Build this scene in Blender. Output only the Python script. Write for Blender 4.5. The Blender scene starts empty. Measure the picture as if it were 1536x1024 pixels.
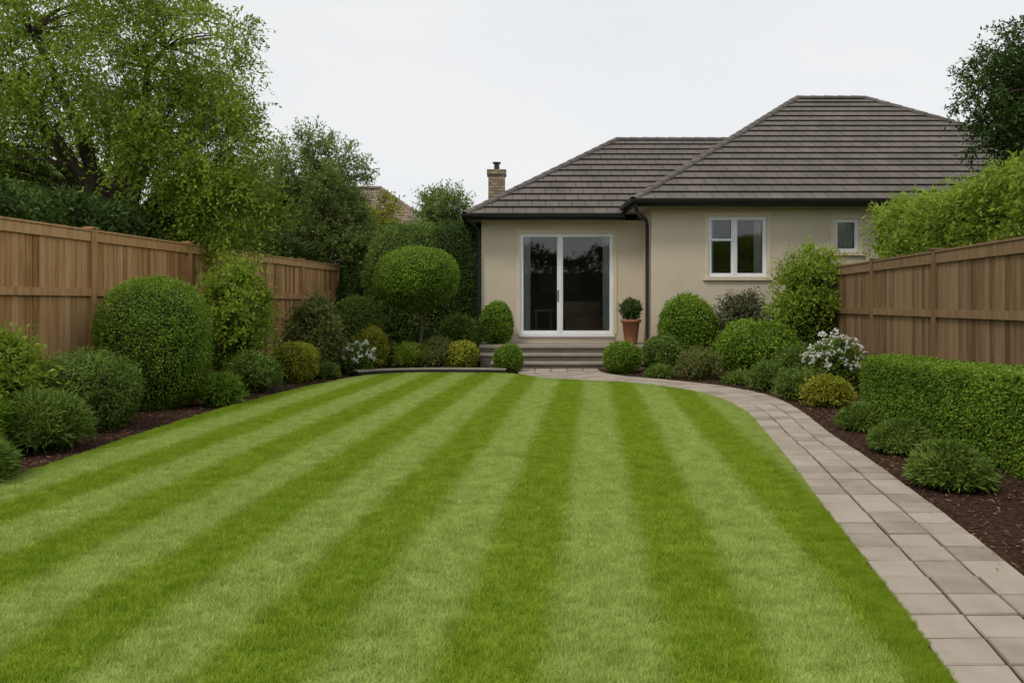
import bpy, math, numpy as np
from mathutils import Vector
RS=np.random.RandomState
scene=bpy.context.scene
# ------------------------------------------------------------------ helpers
def norm(a):
    return a/np.maximum(np.linalg.norm(a,axis=-1,keepdims=True),1e-9)
def vnoise(P,seed=0,f=1.0):
    r=RS(seed+77); o=np.zeros(P.shape[:-1])
    for i in range(6):
        k=norm(r.normal(size=3))*f*(0.7+0.35*i); o+=np.sin(P@k+r.uniform(0,6.28))/(1+0.35*i)
    return o/3.0
class M:
    def __init__(s): s.V=[];s.F=[];s.A=[];s.MI=[];s.UV=[];s.n=0
    def add(s,V,F,val=0.5,mat=0,uv=None):
        V=np.asarray(V,float).reshape(-1,3);F=np.asarray(F,int).reshape(-1,4)
        s.V.append(V);s.F.append(F+s.n);s.n+=len(V)
        s.A.append(np.broadcast_to(np.asarray(val,float),(len(F),)).copy())
        s.MI.append(np.full(len(F),mat,int))
        s.UV.append(np.zeros((len(F),4,2)) if uv is None else np.asarray(uv,float).reshape(-1,4,2))
    def quads(s,P,val=0.5,mat=0,uv=None):
        P=np.asarray(P,float).reshape(-1,4,3); s.add(P.reshape(-1,3),np.arange(len(P)*4).reshape(-1,4),val,mat,uv)
    def box(s,x0,x1,y0,y1,z0,z1,mat=0,val=0.5,o=None,d=None):
        # optional local frame: o origin(x,y), d unit dir (local x axis)
        V=np.array([[x,y,z] for z in(z0,z1) for y in(y0,y1) for x in(x0,x1)],float)
        if d is not None:
            X=V[:,0].copy();Y=V[:,1].copy()
            V[:,0]=o[0]+X*d[0]-Y*d[1];V[:,1]=o[1]+X*d[1]+Y*d[0]
        s.add(V,[[0,2,3,1],[4,5,7,6],[0,1,5,4],[1,3,7,5],[3,2,6,7],[2,0,4,6]],val,mat)
    def grid(s,P,mat=0,val=0.5):
        a,b=P.shape[:2];I=np.arange(a*b).reshape(a,b)
        F=np.stack([I[:-1,:-1],I[1:,:-1],I[1:,1:],I[:-1,1:]],-1).reshape(-1,4); s.add(P.reshape(-1,3),F,val,mat)
    def tube(s,pts,rad,sides=6,mat=0,val=0.5):
        pts=np.asarray(pts,float);rad=np.asarray(rad,float)
        t=norm(np.gradient(pts,axis=0)); ref=np.array([0.31,0.95,0.05])
        if abs(t[0]@norm(ref))>0.9: ref=np.array([1,0,.1])
        u=norm(np.cross(t,ref));v=np.cross(t,u);a=np.linspace(0,2*np.pi,sides+1)
        P=pts[:,None]+rad[:,None,None]*(np.cos(a)[None,:,None]*u[:,None]+np.sin(a)[None,:,None]*v[:,None]); s.grid(P,mat,val)
    def build(s,name,mats,smooth=(),parent=None):
        V=np.concatenate(s.V);F=np.concatenate(s.F);A=np.concatenate(s.A);MI=np.concatenate(s.MI);UV=np.concatenate(s.UV)
        me=bpy.data.meshes.new(name);me.vertices.add(len(V));me.vertices.foreach_set('co',V.ravel())
        me.loops.add(len(F)*4);me.loops.foreach_set('vertex_index',F.ravel().astype(np.int32))
        me.polygons.add(len(F));me.polygons.foreach_set('loop_start',(np.arange(len(F))*4).astype(np.int32))
        me.polygons.foreach_set('material_index',MI.astype(np.int32))
        me.polygons.foreach_set('use_smooth',np.isin(MI,list(smooth)))
        at=me.attributes.new('rnd','FLOAT','FACE');at.data.foreach_set('value',A.astype(np.float32))
        ul=me.uv_layers.new(name='UVMap');ul.data.foreach_set('uv',UV.reshape(-1).astype(np.float32))
        for m in mats: me.materials.append(m)
        me.update(calc_edges=True)
        ob=bpy.data.objects.new(name,me);scene.collection.objects.link(ob)
        if parent: ob.parent=parent
        return ob
def empty(name):
    e=bpy.data.objects.new(name,None);scene.collection.objects.link(e);return e
# ------------------------------------------------------------------ materials
def newmat(name):
    m=bpy.data.materials.new(name);m.use_nodes=True;nt=m.node_tree
    return m,nt,nt.nodes['Principled BSDF'],nt.nodes['Material Output']
def N(nt,t,**k):
    n=nt.nodes.new(t)
    for a,b in k.items(): setattr(n,a,b)
    return n
def ramp(nt,fac,stops):
    r=N(nt,'ShaderNodeValToRGB');e=r.color_ramp.elements
    while len(e)<len(stops): e.new(0.5)
    for i,(p,c) in enumerate(stops): e[i].position=p;e[i].color=(*c,1)
    nt.links.new(fac,r.inputs[0]);return r.outputs[0]
def foliage(name,d,m_,l,trans=0.3,rough=0.5):
    m,nt,b,o=newmat(name)
    a=N(nt,'ShaderNodeAttribute',attribute_name='rnd')
    c=ramp(nt,a.outputs['Fac'],[(0.0,d),(0.45,m_),(1.0,l)])
    nt.links.new(c,b.inputs['Base Color']);b.inputs['Roughness'].default_value=rough;b.inputs['Specular IOR Level'].default_value=0.2
    t=N(nt,'ShaderNodeBsdfTranslucent');nt.links.new(c,t.inputs[0])
    x=N(nt,'ShaderNodeMixShader');x.inputs[0].default_value=trans
    nt.links.new(b.outputs[0],x.inputs[1]);nt.links.new(t.outputs[0],x.inputs[2]);nt.links.new(x.outputs[0],o.inputs[0]);return m
def noisemat(name,c1,c2,scale=5,rough=0.8,bump=0.2,bscale=60,stretch=(1,1,1),attr=0.0,dist=0.01,spec=0.3,c3=None):
    m,nt,b,o=newmat(name);L=nt.links
    g=N(nt,'ShaderNodeNewGeometry');mp=N(nt,'ShaderNodeMapping');mp.inputs['Scale'].default_value=stretch
    L.new(g.outputs['Position'],mp.inputs[0])
    n=N(nt,'ShaderNodeTexNoise');n.inputs['Scale'].default_value=scale;n.inputs['Detail'].default_value=6;n.inputs['Roughness'].default_value=.65;L.new(mp.outputs[0],n.inputs[0])
    fac=n.outputs[0]
    if attr>0:
        a=N(nt,'ShaderNodeAttribute',attribute_name='rnd')
        s=N(nt,'ShaderNodeMath',operation='SUBTRACT');L.new(a.outputs['Fac'],s.inputs[0]);s.inputs[1].default_value=.5
        q=N(nt,'ShaderNodeMath',operation='MULTIPLY_ADD');L.new(s.outputs[0],q.inputs[0]);q.inputs[1].default_value=attr;L.new(fac,q.inputs[2]);fac=q.outputs[0]
    st=[(0.25,c1),(0.75,c2)] if c3 is None else [(0.25,c1),(0.5,c2),(0.78,c3)]
    c=ramp(nt,fac,st);L.new(c,b.inputs['Base Color'])
    b.inputs['Roughness'].default_value=rough;b.inputs['Specular IOR Level'].default_value=spec
    n2=N(nt,'ShaderNodeTexNoise');n2.inputs['Scale'].default_value=bscale;n2.inputs['Detail'].default_value=5;L.new(mp.outputs[0],n2.inputs[0])
    bp=N(nt,'ShaderNodeBump');bp.inputs['Strength'].default_value=bump;bp.inputs['Distance'].default_value=dist
    L.new(n2.outputs[0],bp.inputs['Height']);L.new(bp.outputs[0],b.inputs['Normal']);return m
def plain(name,c,rough=.5,spec=.4):
    return noisemat(name,tuple(x*.9 for x in c),tuple(min(1,x*1.08) for x in c),3,rough,.05,80,spec=spec)

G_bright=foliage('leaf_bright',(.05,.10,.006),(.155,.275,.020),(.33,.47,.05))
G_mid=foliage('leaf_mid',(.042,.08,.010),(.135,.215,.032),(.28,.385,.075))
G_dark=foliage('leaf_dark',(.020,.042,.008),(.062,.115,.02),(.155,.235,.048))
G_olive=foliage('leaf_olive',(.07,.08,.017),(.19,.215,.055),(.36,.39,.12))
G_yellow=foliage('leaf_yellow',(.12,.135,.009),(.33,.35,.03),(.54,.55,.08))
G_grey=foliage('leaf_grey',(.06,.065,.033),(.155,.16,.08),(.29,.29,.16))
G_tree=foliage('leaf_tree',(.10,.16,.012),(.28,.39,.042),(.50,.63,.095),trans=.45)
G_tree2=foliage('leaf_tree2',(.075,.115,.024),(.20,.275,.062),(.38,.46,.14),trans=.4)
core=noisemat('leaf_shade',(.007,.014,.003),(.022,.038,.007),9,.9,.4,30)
bark=noisemat('bark',(.045,.033,.022),(.14,.105,.075),7,.9,.6,30,(1,1,.25),dist=.02)
petal=foliage('petal_white',(.6,.6,.52),(.78,.78,.72),(.88,.88,.84),trans=.2)
stucco=noisemat('stucco',(.55,.475,.365),(.62,.545,.42),.9,.92,.3,140,dist=.006,c3=(.65,.575,.45),spec=.15)
trim=plain('trim_paint',(.69,.60,.44),.7,.2)
white=plain('white_frame',(.80,.83,.86),.4,.4)
gutter=plain('gutter_metal',(.022,.022,.024),.4,.5)
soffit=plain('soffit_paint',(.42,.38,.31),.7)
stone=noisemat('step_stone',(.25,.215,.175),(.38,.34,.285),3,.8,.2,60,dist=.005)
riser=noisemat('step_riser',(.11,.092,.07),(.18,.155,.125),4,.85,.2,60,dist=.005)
fenceL=noisemat('fence_wood',(.26,.13,.047),(.47,.265,.115),2.2,.8,.5,40,(6,6,.5),attr=.45,dist=.006,c3=(.60,.385,.195),spec=.2)
fenceR=noisemat('fence_wood_dark',(.13,.075,.034),(.225,.14,.07),2.2,.8,.5,40,(6,6,.5),attr=.4,dist=.006,c3=(.31,.205,.11),spec=.2)
mulch=noisemat('mulch',(.014,.008,.006),(.055,.029,.019),22,.95,1.0,38,dist=.05,c3=(.13,.072,.045),spec=.1)
chipm=noisemat('bark_chip',(.035,.018,.011),(.11,.055,.032),30,.9,.3,60,attr=1.0,c3=(.25,.14,.085),spec=.1)
ground_m=noisemat('ground_soil',(.03,.045,.015),(.07,.085,.03),1.5,.95,.5,20,dist=.03)
terracotta=noisemat('terracotta',(.25,.10,.045),(.40,.18,.09),6,.75,.15,50)
brickm,nt,b,o=newmat('chimney_brick')
g=N(nt,'ShaderNodeTexCoord');mp=N(nt,'ShaderNodeMapping');mp.inputs['Rotation'].default_value=(math.radians(90),0,0)
bt=N(nt,'ShaderNodeTexBrick');bt.inputs['Scale'].default_value=1;bt.inputs['Brick Width'].default_value=.21;bt.inputs['Row Height'].default_value=.085;bt.inputs['Mortar Size'].default_value=.01
bt.inputs['Color1'].default_value=(.38,.30,.19,1);bt.inputs['Color2'].default_value=(.20,.15,.095,1);bt.inputs['Mortar'].default_value=(.12,.1,.08,1)
nt.links.new(g.outputs['Object'],mp.inputs[0]);nt.links.new(mp.outputs[0],bt.inputs[0]);nt.links.new(bt.outputs[0],b.inputs['Base Color']);b.inputs['Roughness'].default_value=.9
def tilemat(name,c1,c2,mort):
    m,nt,b,o=newmat(name);L=nt.links
    uv=N(nt,'ShaderNodeUVMap');bt=N(nt,'ShaderNodeTexBrick');bt.inputs['Scale'].default_value=1
    bt.inputs['Brick Width'].default_value=1;bt.inputs['Row Height'].default_value=1;bt.inputs['Mortar Size'].default_value=.022;bt.inputs['Bias'].default_value=-.1
    bt.inputs['Color1'].default_value=(*c1,1);bt.inputs['Color2'].default_value=(*c2,1);bt.inputs['Mortar'].default_value=(*mort,1)
    L.new(uv.outputs[0],bt.inputs[0])
    g=N(nt,'ShaderNodeNewGeometry');n=N(nt,'ShaderNodeTexNoise');n.inputs['Scale'].default_value=1.3;n.inputs['Detail'].default_value=8;L.new(g.outputs['Position'],n.inputs[0])
    r=ramp(nt,n.outputs[0],[(.3,(.82,.82,.82)),(.7,(1.18,1.17,1.15))])
    mx=N(nt,'ShaderNodeMix',data_type='RGBA',blend_type='MULTIPLY');mx.inputs[0].default_value=1
    L.new(bt.outputs[0],mx.inputs[6]);L.new(r,mx.inputs[7]);L.new(mx.outputs[2],b.inputs['Base Color']);b.inputs['Roughness'].default_value=.8;b.inputs['Specular IOR Level'].default_value=.25
    bp=N(nt,'ShaderNodeBump',invert=True);bp.inputs['Distance'].default_value=.01;L.new(bt.outputs[1],bp.inputs['Height']);L.new(bp.outputs[0],b.inputs['Normal']);return m
tile=tilemat('roof_tile',(.150,.131,.116),(.130,.113,.099),(.042,.036,.031))
tile_n=tilemat('roof_tile_pink',(.27,.2,.17),(.24,.175,.15),(.18,.13,.11))
paver=noisemat('paver_stone',(.275,.23,.18),(.36,.308,.248),3.4,.85,.35,70,attr=.42,dist=.004,c3=(.43,.375,.31),spec=.2)
joint=noisemat('paver_joint',(.018,.014,.010),(.042,.034,.025),20,.95,.3,60)
# glass
glass,nt,b,o=newmat('window_glass');nt.nodes.remove(b)
gl=N(nt,'ShaderNodeBsdfGlossy');gl.inputs['Roughness'].default_value=.02;tr=N(nt,'ShaderNodeBsdfTransparent');tr.inputs[0].default_value=(.8,.82,.82,1)
fr=N(nt,'ShaderNodeFresnel');fr.inputs[0].default_value=2.0;mx=N(nt,'ShaderNodeMixShader')
nt.links.new(fr.outputs[0],mx.inputs[0]);nt.links.new(tr.outputs[0],mx.inputs[1]);nt.links.new(gl.outputs[0],mx.inputs[2]);nt.links.new(mx.outputs[0],o.inputs[0])
curtain=plain('curtain_cloth',(.82,.82,.80),.9,.1)
interior=plain('interior_wall',(.24,.20,.16),.9)
furn=plain('interior_furniture',(.42,.29,.19),.7)
# lawn material (mowing stripes down the garden, light on bent blades painted as colour)
def lawnmat(name,blade):
    m,nt,b,o=newmat(name);L=nt.links
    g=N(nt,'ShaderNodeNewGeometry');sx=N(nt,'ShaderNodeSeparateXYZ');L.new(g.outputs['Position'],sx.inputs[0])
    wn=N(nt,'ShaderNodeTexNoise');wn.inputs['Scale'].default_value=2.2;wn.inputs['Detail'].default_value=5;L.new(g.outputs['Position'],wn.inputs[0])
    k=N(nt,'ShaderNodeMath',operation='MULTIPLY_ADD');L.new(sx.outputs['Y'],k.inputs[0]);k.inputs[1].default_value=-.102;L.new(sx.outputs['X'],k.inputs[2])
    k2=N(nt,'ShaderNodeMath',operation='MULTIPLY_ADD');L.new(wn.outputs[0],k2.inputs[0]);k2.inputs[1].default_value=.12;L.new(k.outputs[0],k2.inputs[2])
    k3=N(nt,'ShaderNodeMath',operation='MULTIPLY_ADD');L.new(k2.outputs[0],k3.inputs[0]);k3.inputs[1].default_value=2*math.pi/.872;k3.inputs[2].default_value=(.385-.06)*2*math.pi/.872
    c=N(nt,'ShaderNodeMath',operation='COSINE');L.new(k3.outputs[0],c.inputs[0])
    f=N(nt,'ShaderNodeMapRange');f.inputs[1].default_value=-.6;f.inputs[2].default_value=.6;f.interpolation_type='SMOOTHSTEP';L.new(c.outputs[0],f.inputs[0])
    a=N(nt,'ShaderNodeAttribute',attribute_name='rnd')
    n2=N(nt,'ShaderNodeTexNoise');n2.inputs['Scale'].default_value=7;n2.inputs['Detail'].default_value=8;n2.inputs['Roughness'].default_value=.7;L.new(g.outputs['Position'],n2.inputs[0])
    n3=N(nt,'ShaderNodeMapRange');n3.inputs[1].default_value=.3;n3.inputs[2].default_value=.7;n3.inputs[3].default_value=.15;n3.inputs[4].default_value=.85;L.new(n2.outputs[0],n3.inputs[0])
    ad=N(nt,'ShaderNodeMath',operation='MULTIPLY_ADD');L.new(a.outputs['Fac'],ad.inputs[0]);ad.inputs[1].default_value=.5;L.new(n3.outputs[0],ad.inputs[2])
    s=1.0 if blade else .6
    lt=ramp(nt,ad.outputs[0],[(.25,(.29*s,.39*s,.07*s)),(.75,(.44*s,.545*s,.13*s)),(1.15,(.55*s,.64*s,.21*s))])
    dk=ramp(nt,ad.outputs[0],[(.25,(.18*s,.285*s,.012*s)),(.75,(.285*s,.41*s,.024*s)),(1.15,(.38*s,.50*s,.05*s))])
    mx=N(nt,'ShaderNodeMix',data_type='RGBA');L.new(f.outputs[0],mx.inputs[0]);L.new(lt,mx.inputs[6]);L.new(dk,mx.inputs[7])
    L.new(mx.outputs[2],b.inputs['Base Color']);b.inputs['Roughness'].default_value=.6;b.inputs['Specular IOR Level'].default_value=.15
    if blade:
        t=N(nt,'ShaderNodeBsdfTranslucent');L.new(mx.outputs[2],t.inputs[0]);ms=N(nt,'ShaderNodeMixShader');ms.inputs[0].default_value=.3
        L.new(b.outputs[0],ms.inputs[1]);L.new(t.outputs[0],ms.inputs[2]);L.new(ms.outputs[0],o.inputs[0])
    return m
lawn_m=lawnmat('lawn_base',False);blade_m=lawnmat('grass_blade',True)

# ------------------------------------------------------------------ foliage generators
def leafq(c,a,n,L,W):
    b=norm(np.cross(a,n))*np.asarray(W)[...,None]*.5; A=a*np.asarray(L)[...,None]
    return np.stack([c,c+A*.45+b,c+A,c+A*.45-b],axis=-2)
def superR(d,p):
    return 1/np.power((np.abs(d)**p).sum(-1),1/p)
def lump(d,seed,amp,nf):
    return 1+amp*vnoise(d,seed,nf)+amp*.6*vnoise(d,seed+5,nf*2.7)+amp*.4*vnoise(d,seed+6,nf*5.5)
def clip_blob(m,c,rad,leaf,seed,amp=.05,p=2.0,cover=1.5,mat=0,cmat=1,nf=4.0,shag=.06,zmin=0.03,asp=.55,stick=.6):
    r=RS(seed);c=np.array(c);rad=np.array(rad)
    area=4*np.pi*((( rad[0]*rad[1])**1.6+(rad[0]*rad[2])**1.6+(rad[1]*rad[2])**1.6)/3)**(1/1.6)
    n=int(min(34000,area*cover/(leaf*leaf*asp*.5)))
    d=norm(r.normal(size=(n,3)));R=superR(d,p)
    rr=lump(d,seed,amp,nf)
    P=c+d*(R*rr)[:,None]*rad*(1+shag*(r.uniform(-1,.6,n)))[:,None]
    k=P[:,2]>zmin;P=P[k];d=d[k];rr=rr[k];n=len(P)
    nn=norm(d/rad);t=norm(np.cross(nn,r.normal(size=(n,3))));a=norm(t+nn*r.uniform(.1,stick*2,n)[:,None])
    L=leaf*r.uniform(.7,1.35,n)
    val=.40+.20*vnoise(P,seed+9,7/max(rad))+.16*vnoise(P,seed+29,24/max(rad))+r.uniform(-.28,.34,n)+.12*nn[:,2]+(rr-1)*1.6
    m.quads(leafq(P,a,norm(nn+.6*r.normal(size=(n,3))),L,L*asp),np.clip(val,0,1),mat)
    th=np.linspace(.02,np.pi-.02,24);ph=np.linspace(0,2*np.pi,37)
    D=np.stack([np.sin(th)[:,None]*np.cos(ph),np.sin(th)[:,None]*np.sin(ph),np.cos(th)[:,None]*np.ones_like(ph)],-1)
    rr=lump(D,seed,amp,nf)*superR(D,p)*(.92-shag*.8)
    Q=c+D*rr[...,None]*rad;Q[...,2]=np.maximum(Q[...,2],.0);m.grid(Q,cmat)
def sprays(m,C,out,T,Ln,length,leaf,seed,droop=.0,sag=.3,asp=.4,spread=1.0,mat=0,outw=.7,bias=0,clumpnoise=.22,nf=1.2,zmin=.03):
    r=RS(seed);C=np.repeat(C,T,0);out=np.repeat(out,T,0);n=len(C)
    d=norm(out*outw+norm(r.normal(size=(n,3)))*spread+np.array([0,0,droop]));ln=length*r.uniform(.5,1.25,n)
    C0=C+r.normal(size=(n,3))*length*.12
    t=np.linspace(.12,1,Ln)[None,:]*np.ones((n,1))+r.uniform(-.04,.04,(n,Ln))
    P=C0[:,None]+d[:,None]*(ln[:,None]*t)[...,None]+r.normal(size=(n,Ln,3))*length*.035
    P[...,2]-=sag*ln[:,None]*t**2
    dd=np.repeat(d[:,None],Ln,1).reshape(-1,3);P=P.reshape(-1,3);k=P[:,2]>zmin;P=P[k];dd=dd[k];nn=len(P)
    a=norm(dd*.8+norm(r.normal(size=(nn,3)))*.9+np.array([0,0,-sag*.5]))
    L=leaf*r.uniform(.65,1.3,nn)
    tt=t.reshape(-1)[k]
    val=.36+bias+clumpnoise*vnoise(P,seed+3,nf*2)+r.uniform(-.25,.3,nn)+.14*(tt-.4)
    up=norm(np.array([0,0,1.])+.8*r.normal(size=(nn,3)))
    m.quads(leafq(P,a,up,L,L*asp),np.clip(val,0,1),mat)
sid=[100]
def nseed(): sid[0]+=13; return sid[0]
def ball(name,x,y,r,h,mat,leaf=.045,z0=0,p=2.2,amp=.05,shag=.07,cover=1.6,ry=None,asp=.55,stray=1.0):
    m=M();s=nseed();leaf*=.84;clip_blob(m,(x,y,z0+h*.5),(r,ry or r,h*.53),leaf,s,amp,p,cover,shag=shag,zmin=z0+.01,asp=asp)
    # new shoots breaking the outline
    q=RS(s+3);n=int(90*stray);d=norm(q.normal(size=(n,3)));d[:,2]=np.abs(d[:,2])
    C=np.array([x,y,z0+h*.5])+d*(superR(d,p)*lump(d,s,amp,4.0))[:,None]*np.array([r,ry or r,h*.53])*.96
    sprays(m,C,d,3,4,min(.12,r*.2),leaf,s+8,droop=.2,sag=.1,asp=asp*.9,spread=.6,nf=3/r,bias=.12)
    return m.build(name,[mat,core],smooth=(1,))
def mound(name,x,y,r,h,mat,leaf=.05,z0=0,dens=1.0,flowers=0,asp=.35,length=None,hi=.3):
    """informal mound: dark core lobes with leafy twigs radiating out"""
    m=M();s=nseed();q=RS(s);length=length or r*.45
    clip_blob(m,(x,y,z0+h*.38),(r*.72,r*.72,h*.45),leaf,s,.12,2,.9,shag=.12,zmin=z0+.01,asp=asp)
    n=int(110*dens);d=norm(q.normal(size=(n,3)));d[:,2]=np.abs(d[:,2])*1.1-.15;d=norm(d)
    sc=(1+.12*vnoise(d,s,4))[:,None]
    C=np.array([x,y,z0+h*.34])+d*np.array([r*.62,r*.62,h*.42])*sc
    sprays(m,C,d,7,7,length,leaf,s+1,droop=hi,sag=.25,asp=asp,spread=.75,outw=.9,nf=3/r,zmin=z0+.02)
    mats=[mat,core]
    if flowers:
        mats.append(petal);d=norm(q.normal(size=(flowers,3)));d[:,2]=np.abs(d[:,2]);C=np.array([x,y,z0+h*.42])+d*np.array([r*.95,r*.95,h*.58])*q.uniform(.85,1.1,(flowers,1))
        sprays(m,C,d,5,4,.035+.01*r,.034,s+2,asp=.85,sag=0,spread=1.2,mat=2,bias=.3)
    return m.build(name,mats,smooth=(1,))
def tuft(name,x,y,r,h,mat,n=5000,leafL=.11,leafW=.012,z0=0):
    m=M();s=nseed();q=RS(s)
    clip_blob(m,(x,y,z0+h*.36),(r*.75,r*.75,h*.45),.05,s,.1,2,.8,zmin=z0+.01,asp=.3)
    d=norm(q.normal(size=(n,3)));d[:,2]=np.abs(d[:,2])*1.15-.05;d=norm(d)
    sc=(1+.12*vnoise(d,s,5)+.08*vnoise(d,s+1,11))*q.uniform(.6,1.0,n)
    P=np.array([x,y,z0+h*.22])+d*np.array([r,r,h*.75])*sc[:,None]*.93;P[:,2]=np.maximum(P[:,2],z0+.015)
    a=norm(d*.7+norm(q.normal(size=(n,3)))*.7+np.array([0,0,.15]));L=leafL*q.uniform(.5,1.1,n)*min(1,r/.3)
    val=.45+.22*vnoise(P,s+9,5/r)+.16*vnoise(P,s+11,16/r)+q.uniform(-.3,.4,n)
    m.quads(leafq(P,a,norm(d+.8*q.normal(size=(n,3))),L,np.full(n,leafW)*q.uniform(.8,1.7,n)),np.clip(val,0,1),0)
    return m.build(name,[mat,core],smooth=(1,))
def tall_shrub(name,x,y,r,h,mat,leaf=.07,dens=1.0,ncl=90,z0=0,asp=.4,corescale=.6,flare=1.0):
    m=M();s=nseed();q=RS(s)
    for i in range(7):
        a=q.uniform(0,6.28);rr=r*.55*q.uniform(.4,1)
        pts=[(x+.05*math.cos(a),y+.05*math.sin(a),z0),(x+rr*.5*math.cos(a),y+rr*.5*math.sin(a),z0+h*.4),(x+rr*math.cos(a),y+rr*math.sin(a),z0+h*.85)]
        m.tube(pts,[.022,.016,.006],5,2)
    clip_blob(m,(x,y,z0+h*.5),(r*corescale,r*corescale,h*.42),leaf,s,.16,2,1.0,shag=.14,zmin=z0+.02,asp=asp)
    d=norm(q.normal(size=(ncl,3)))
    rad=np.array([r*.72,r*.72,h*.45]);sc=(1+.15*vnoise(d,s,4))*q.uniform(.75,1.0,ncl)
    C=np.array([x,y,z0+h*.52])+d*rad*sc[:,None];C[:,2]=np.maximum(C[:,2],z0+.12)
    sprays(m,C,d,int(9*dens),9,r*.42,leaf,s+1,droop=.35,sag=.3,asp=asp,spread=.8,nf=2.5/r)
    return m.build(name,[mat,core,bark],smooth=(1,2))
def tree(name,base,fork,crowns,tr,nst,mat,leaf,T,Ln,length,seed,sag=.35,asp=.4,droop=-.1,lean=(0,0),cores=0.0,nf=1.2,bare=.0,cn=.22):
    m=M();q=RS(seed);base=np.array(base,float);top=base+np.array([lean[0],lean[1],fork])
    t=np.linspace(0,1,7)[:,None];pts=base+(top-base)*t+np.sin(t*5)*np.array([.04,.03,0]);m.tube(pts,tr*(1.35-.5*t[:,0]-.25*np.minimum(1,t[:,0]*4)),9,1)
    allC=[];allD=[]
    for (cx,cy,cz,rx,ry,rz,nc) in crowns:
        d=norm(q.normal(size=(nc,3)));u=q.uniform(.12,1,nc)**(1/2.3)*(1+.16*vnoise(d,seed,5))
        allC.append(np.array([cx,cy,cz])+d*np.array([rx,ry,rz])*u[:,None]);allD.append(d)
        if cores: clip_blob(m,(cx,cy,cz),(rx*cores,ry*cores,rz*cores),leaf,seed+3,.2,2,.5,mat=0,cmat=2,shag=.2,asp=asp)
    C=np.concatenate(allC);D=np.concatenate(allD)
    if bare:   # open heart of the crown, where the limbs fan out
        k=~((np.abs(C[:,0]-top[0])<bare*(.4+.35*(C[:,2]-fork)))&(C[:,2]<fork+2.2));C=C[k];D=D[k]
    nodes=[];rads=[];cw=C[q.choice(len(C),nst,replace=False)]
    for e in cw:
        e=top+(e-top)*.92;tt=np.linspace(0,1,9)[:,None]
        mid=top+(e-top)*.45+np.array([0,0,.25*np.linalg.norm(e-top)])*.6-(e-top)*np.array([.12,.12,0])
        pp=(1-tt)**2*top+2*tt*(1-tt)*mid+tt**2*e+q.normal(size=(9,3))*.035*np.linalg.norm(e-top)*tt*.5
        rr=tr*.62*(1-tt[:,0])**.8+.012;m.tube(pp,rr,7,1);nodes.append(pp[2:]);rads.append(rr[2:])
    Nn=np.concatenate(nodes);Rr=np.concatenate(rads)
    for c in C:
        dd=np.linalg.norm(Nn-c,axis=1)+np.maximum(0,Nn[:,2]-c[2])*.8;i=dd.argmin();a=Nn[i]
        tt=np.linspace(0,1,5)[:,None];mid=(a+c)*.5+np.array([0,0,.12*np.linalg.norm(c-a)])+q.normal(size=3)*.06
        m.tube((1-tt)**2*a+2*tt*(1-tt)*mid+tt**2*c,np.linspace(min(Rr[i]*.7,.035),.007,5),4,1)
    sprays(m,C,D,T,Ln,length,leaf,seed+1,droop=droop,sag=sag,asp=asp,spread=1.0,outw=.5,nf=nf,clumpnoise=cn)
    return m.build(name,[mat,bark,core],smooth=(1,2))
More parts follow.
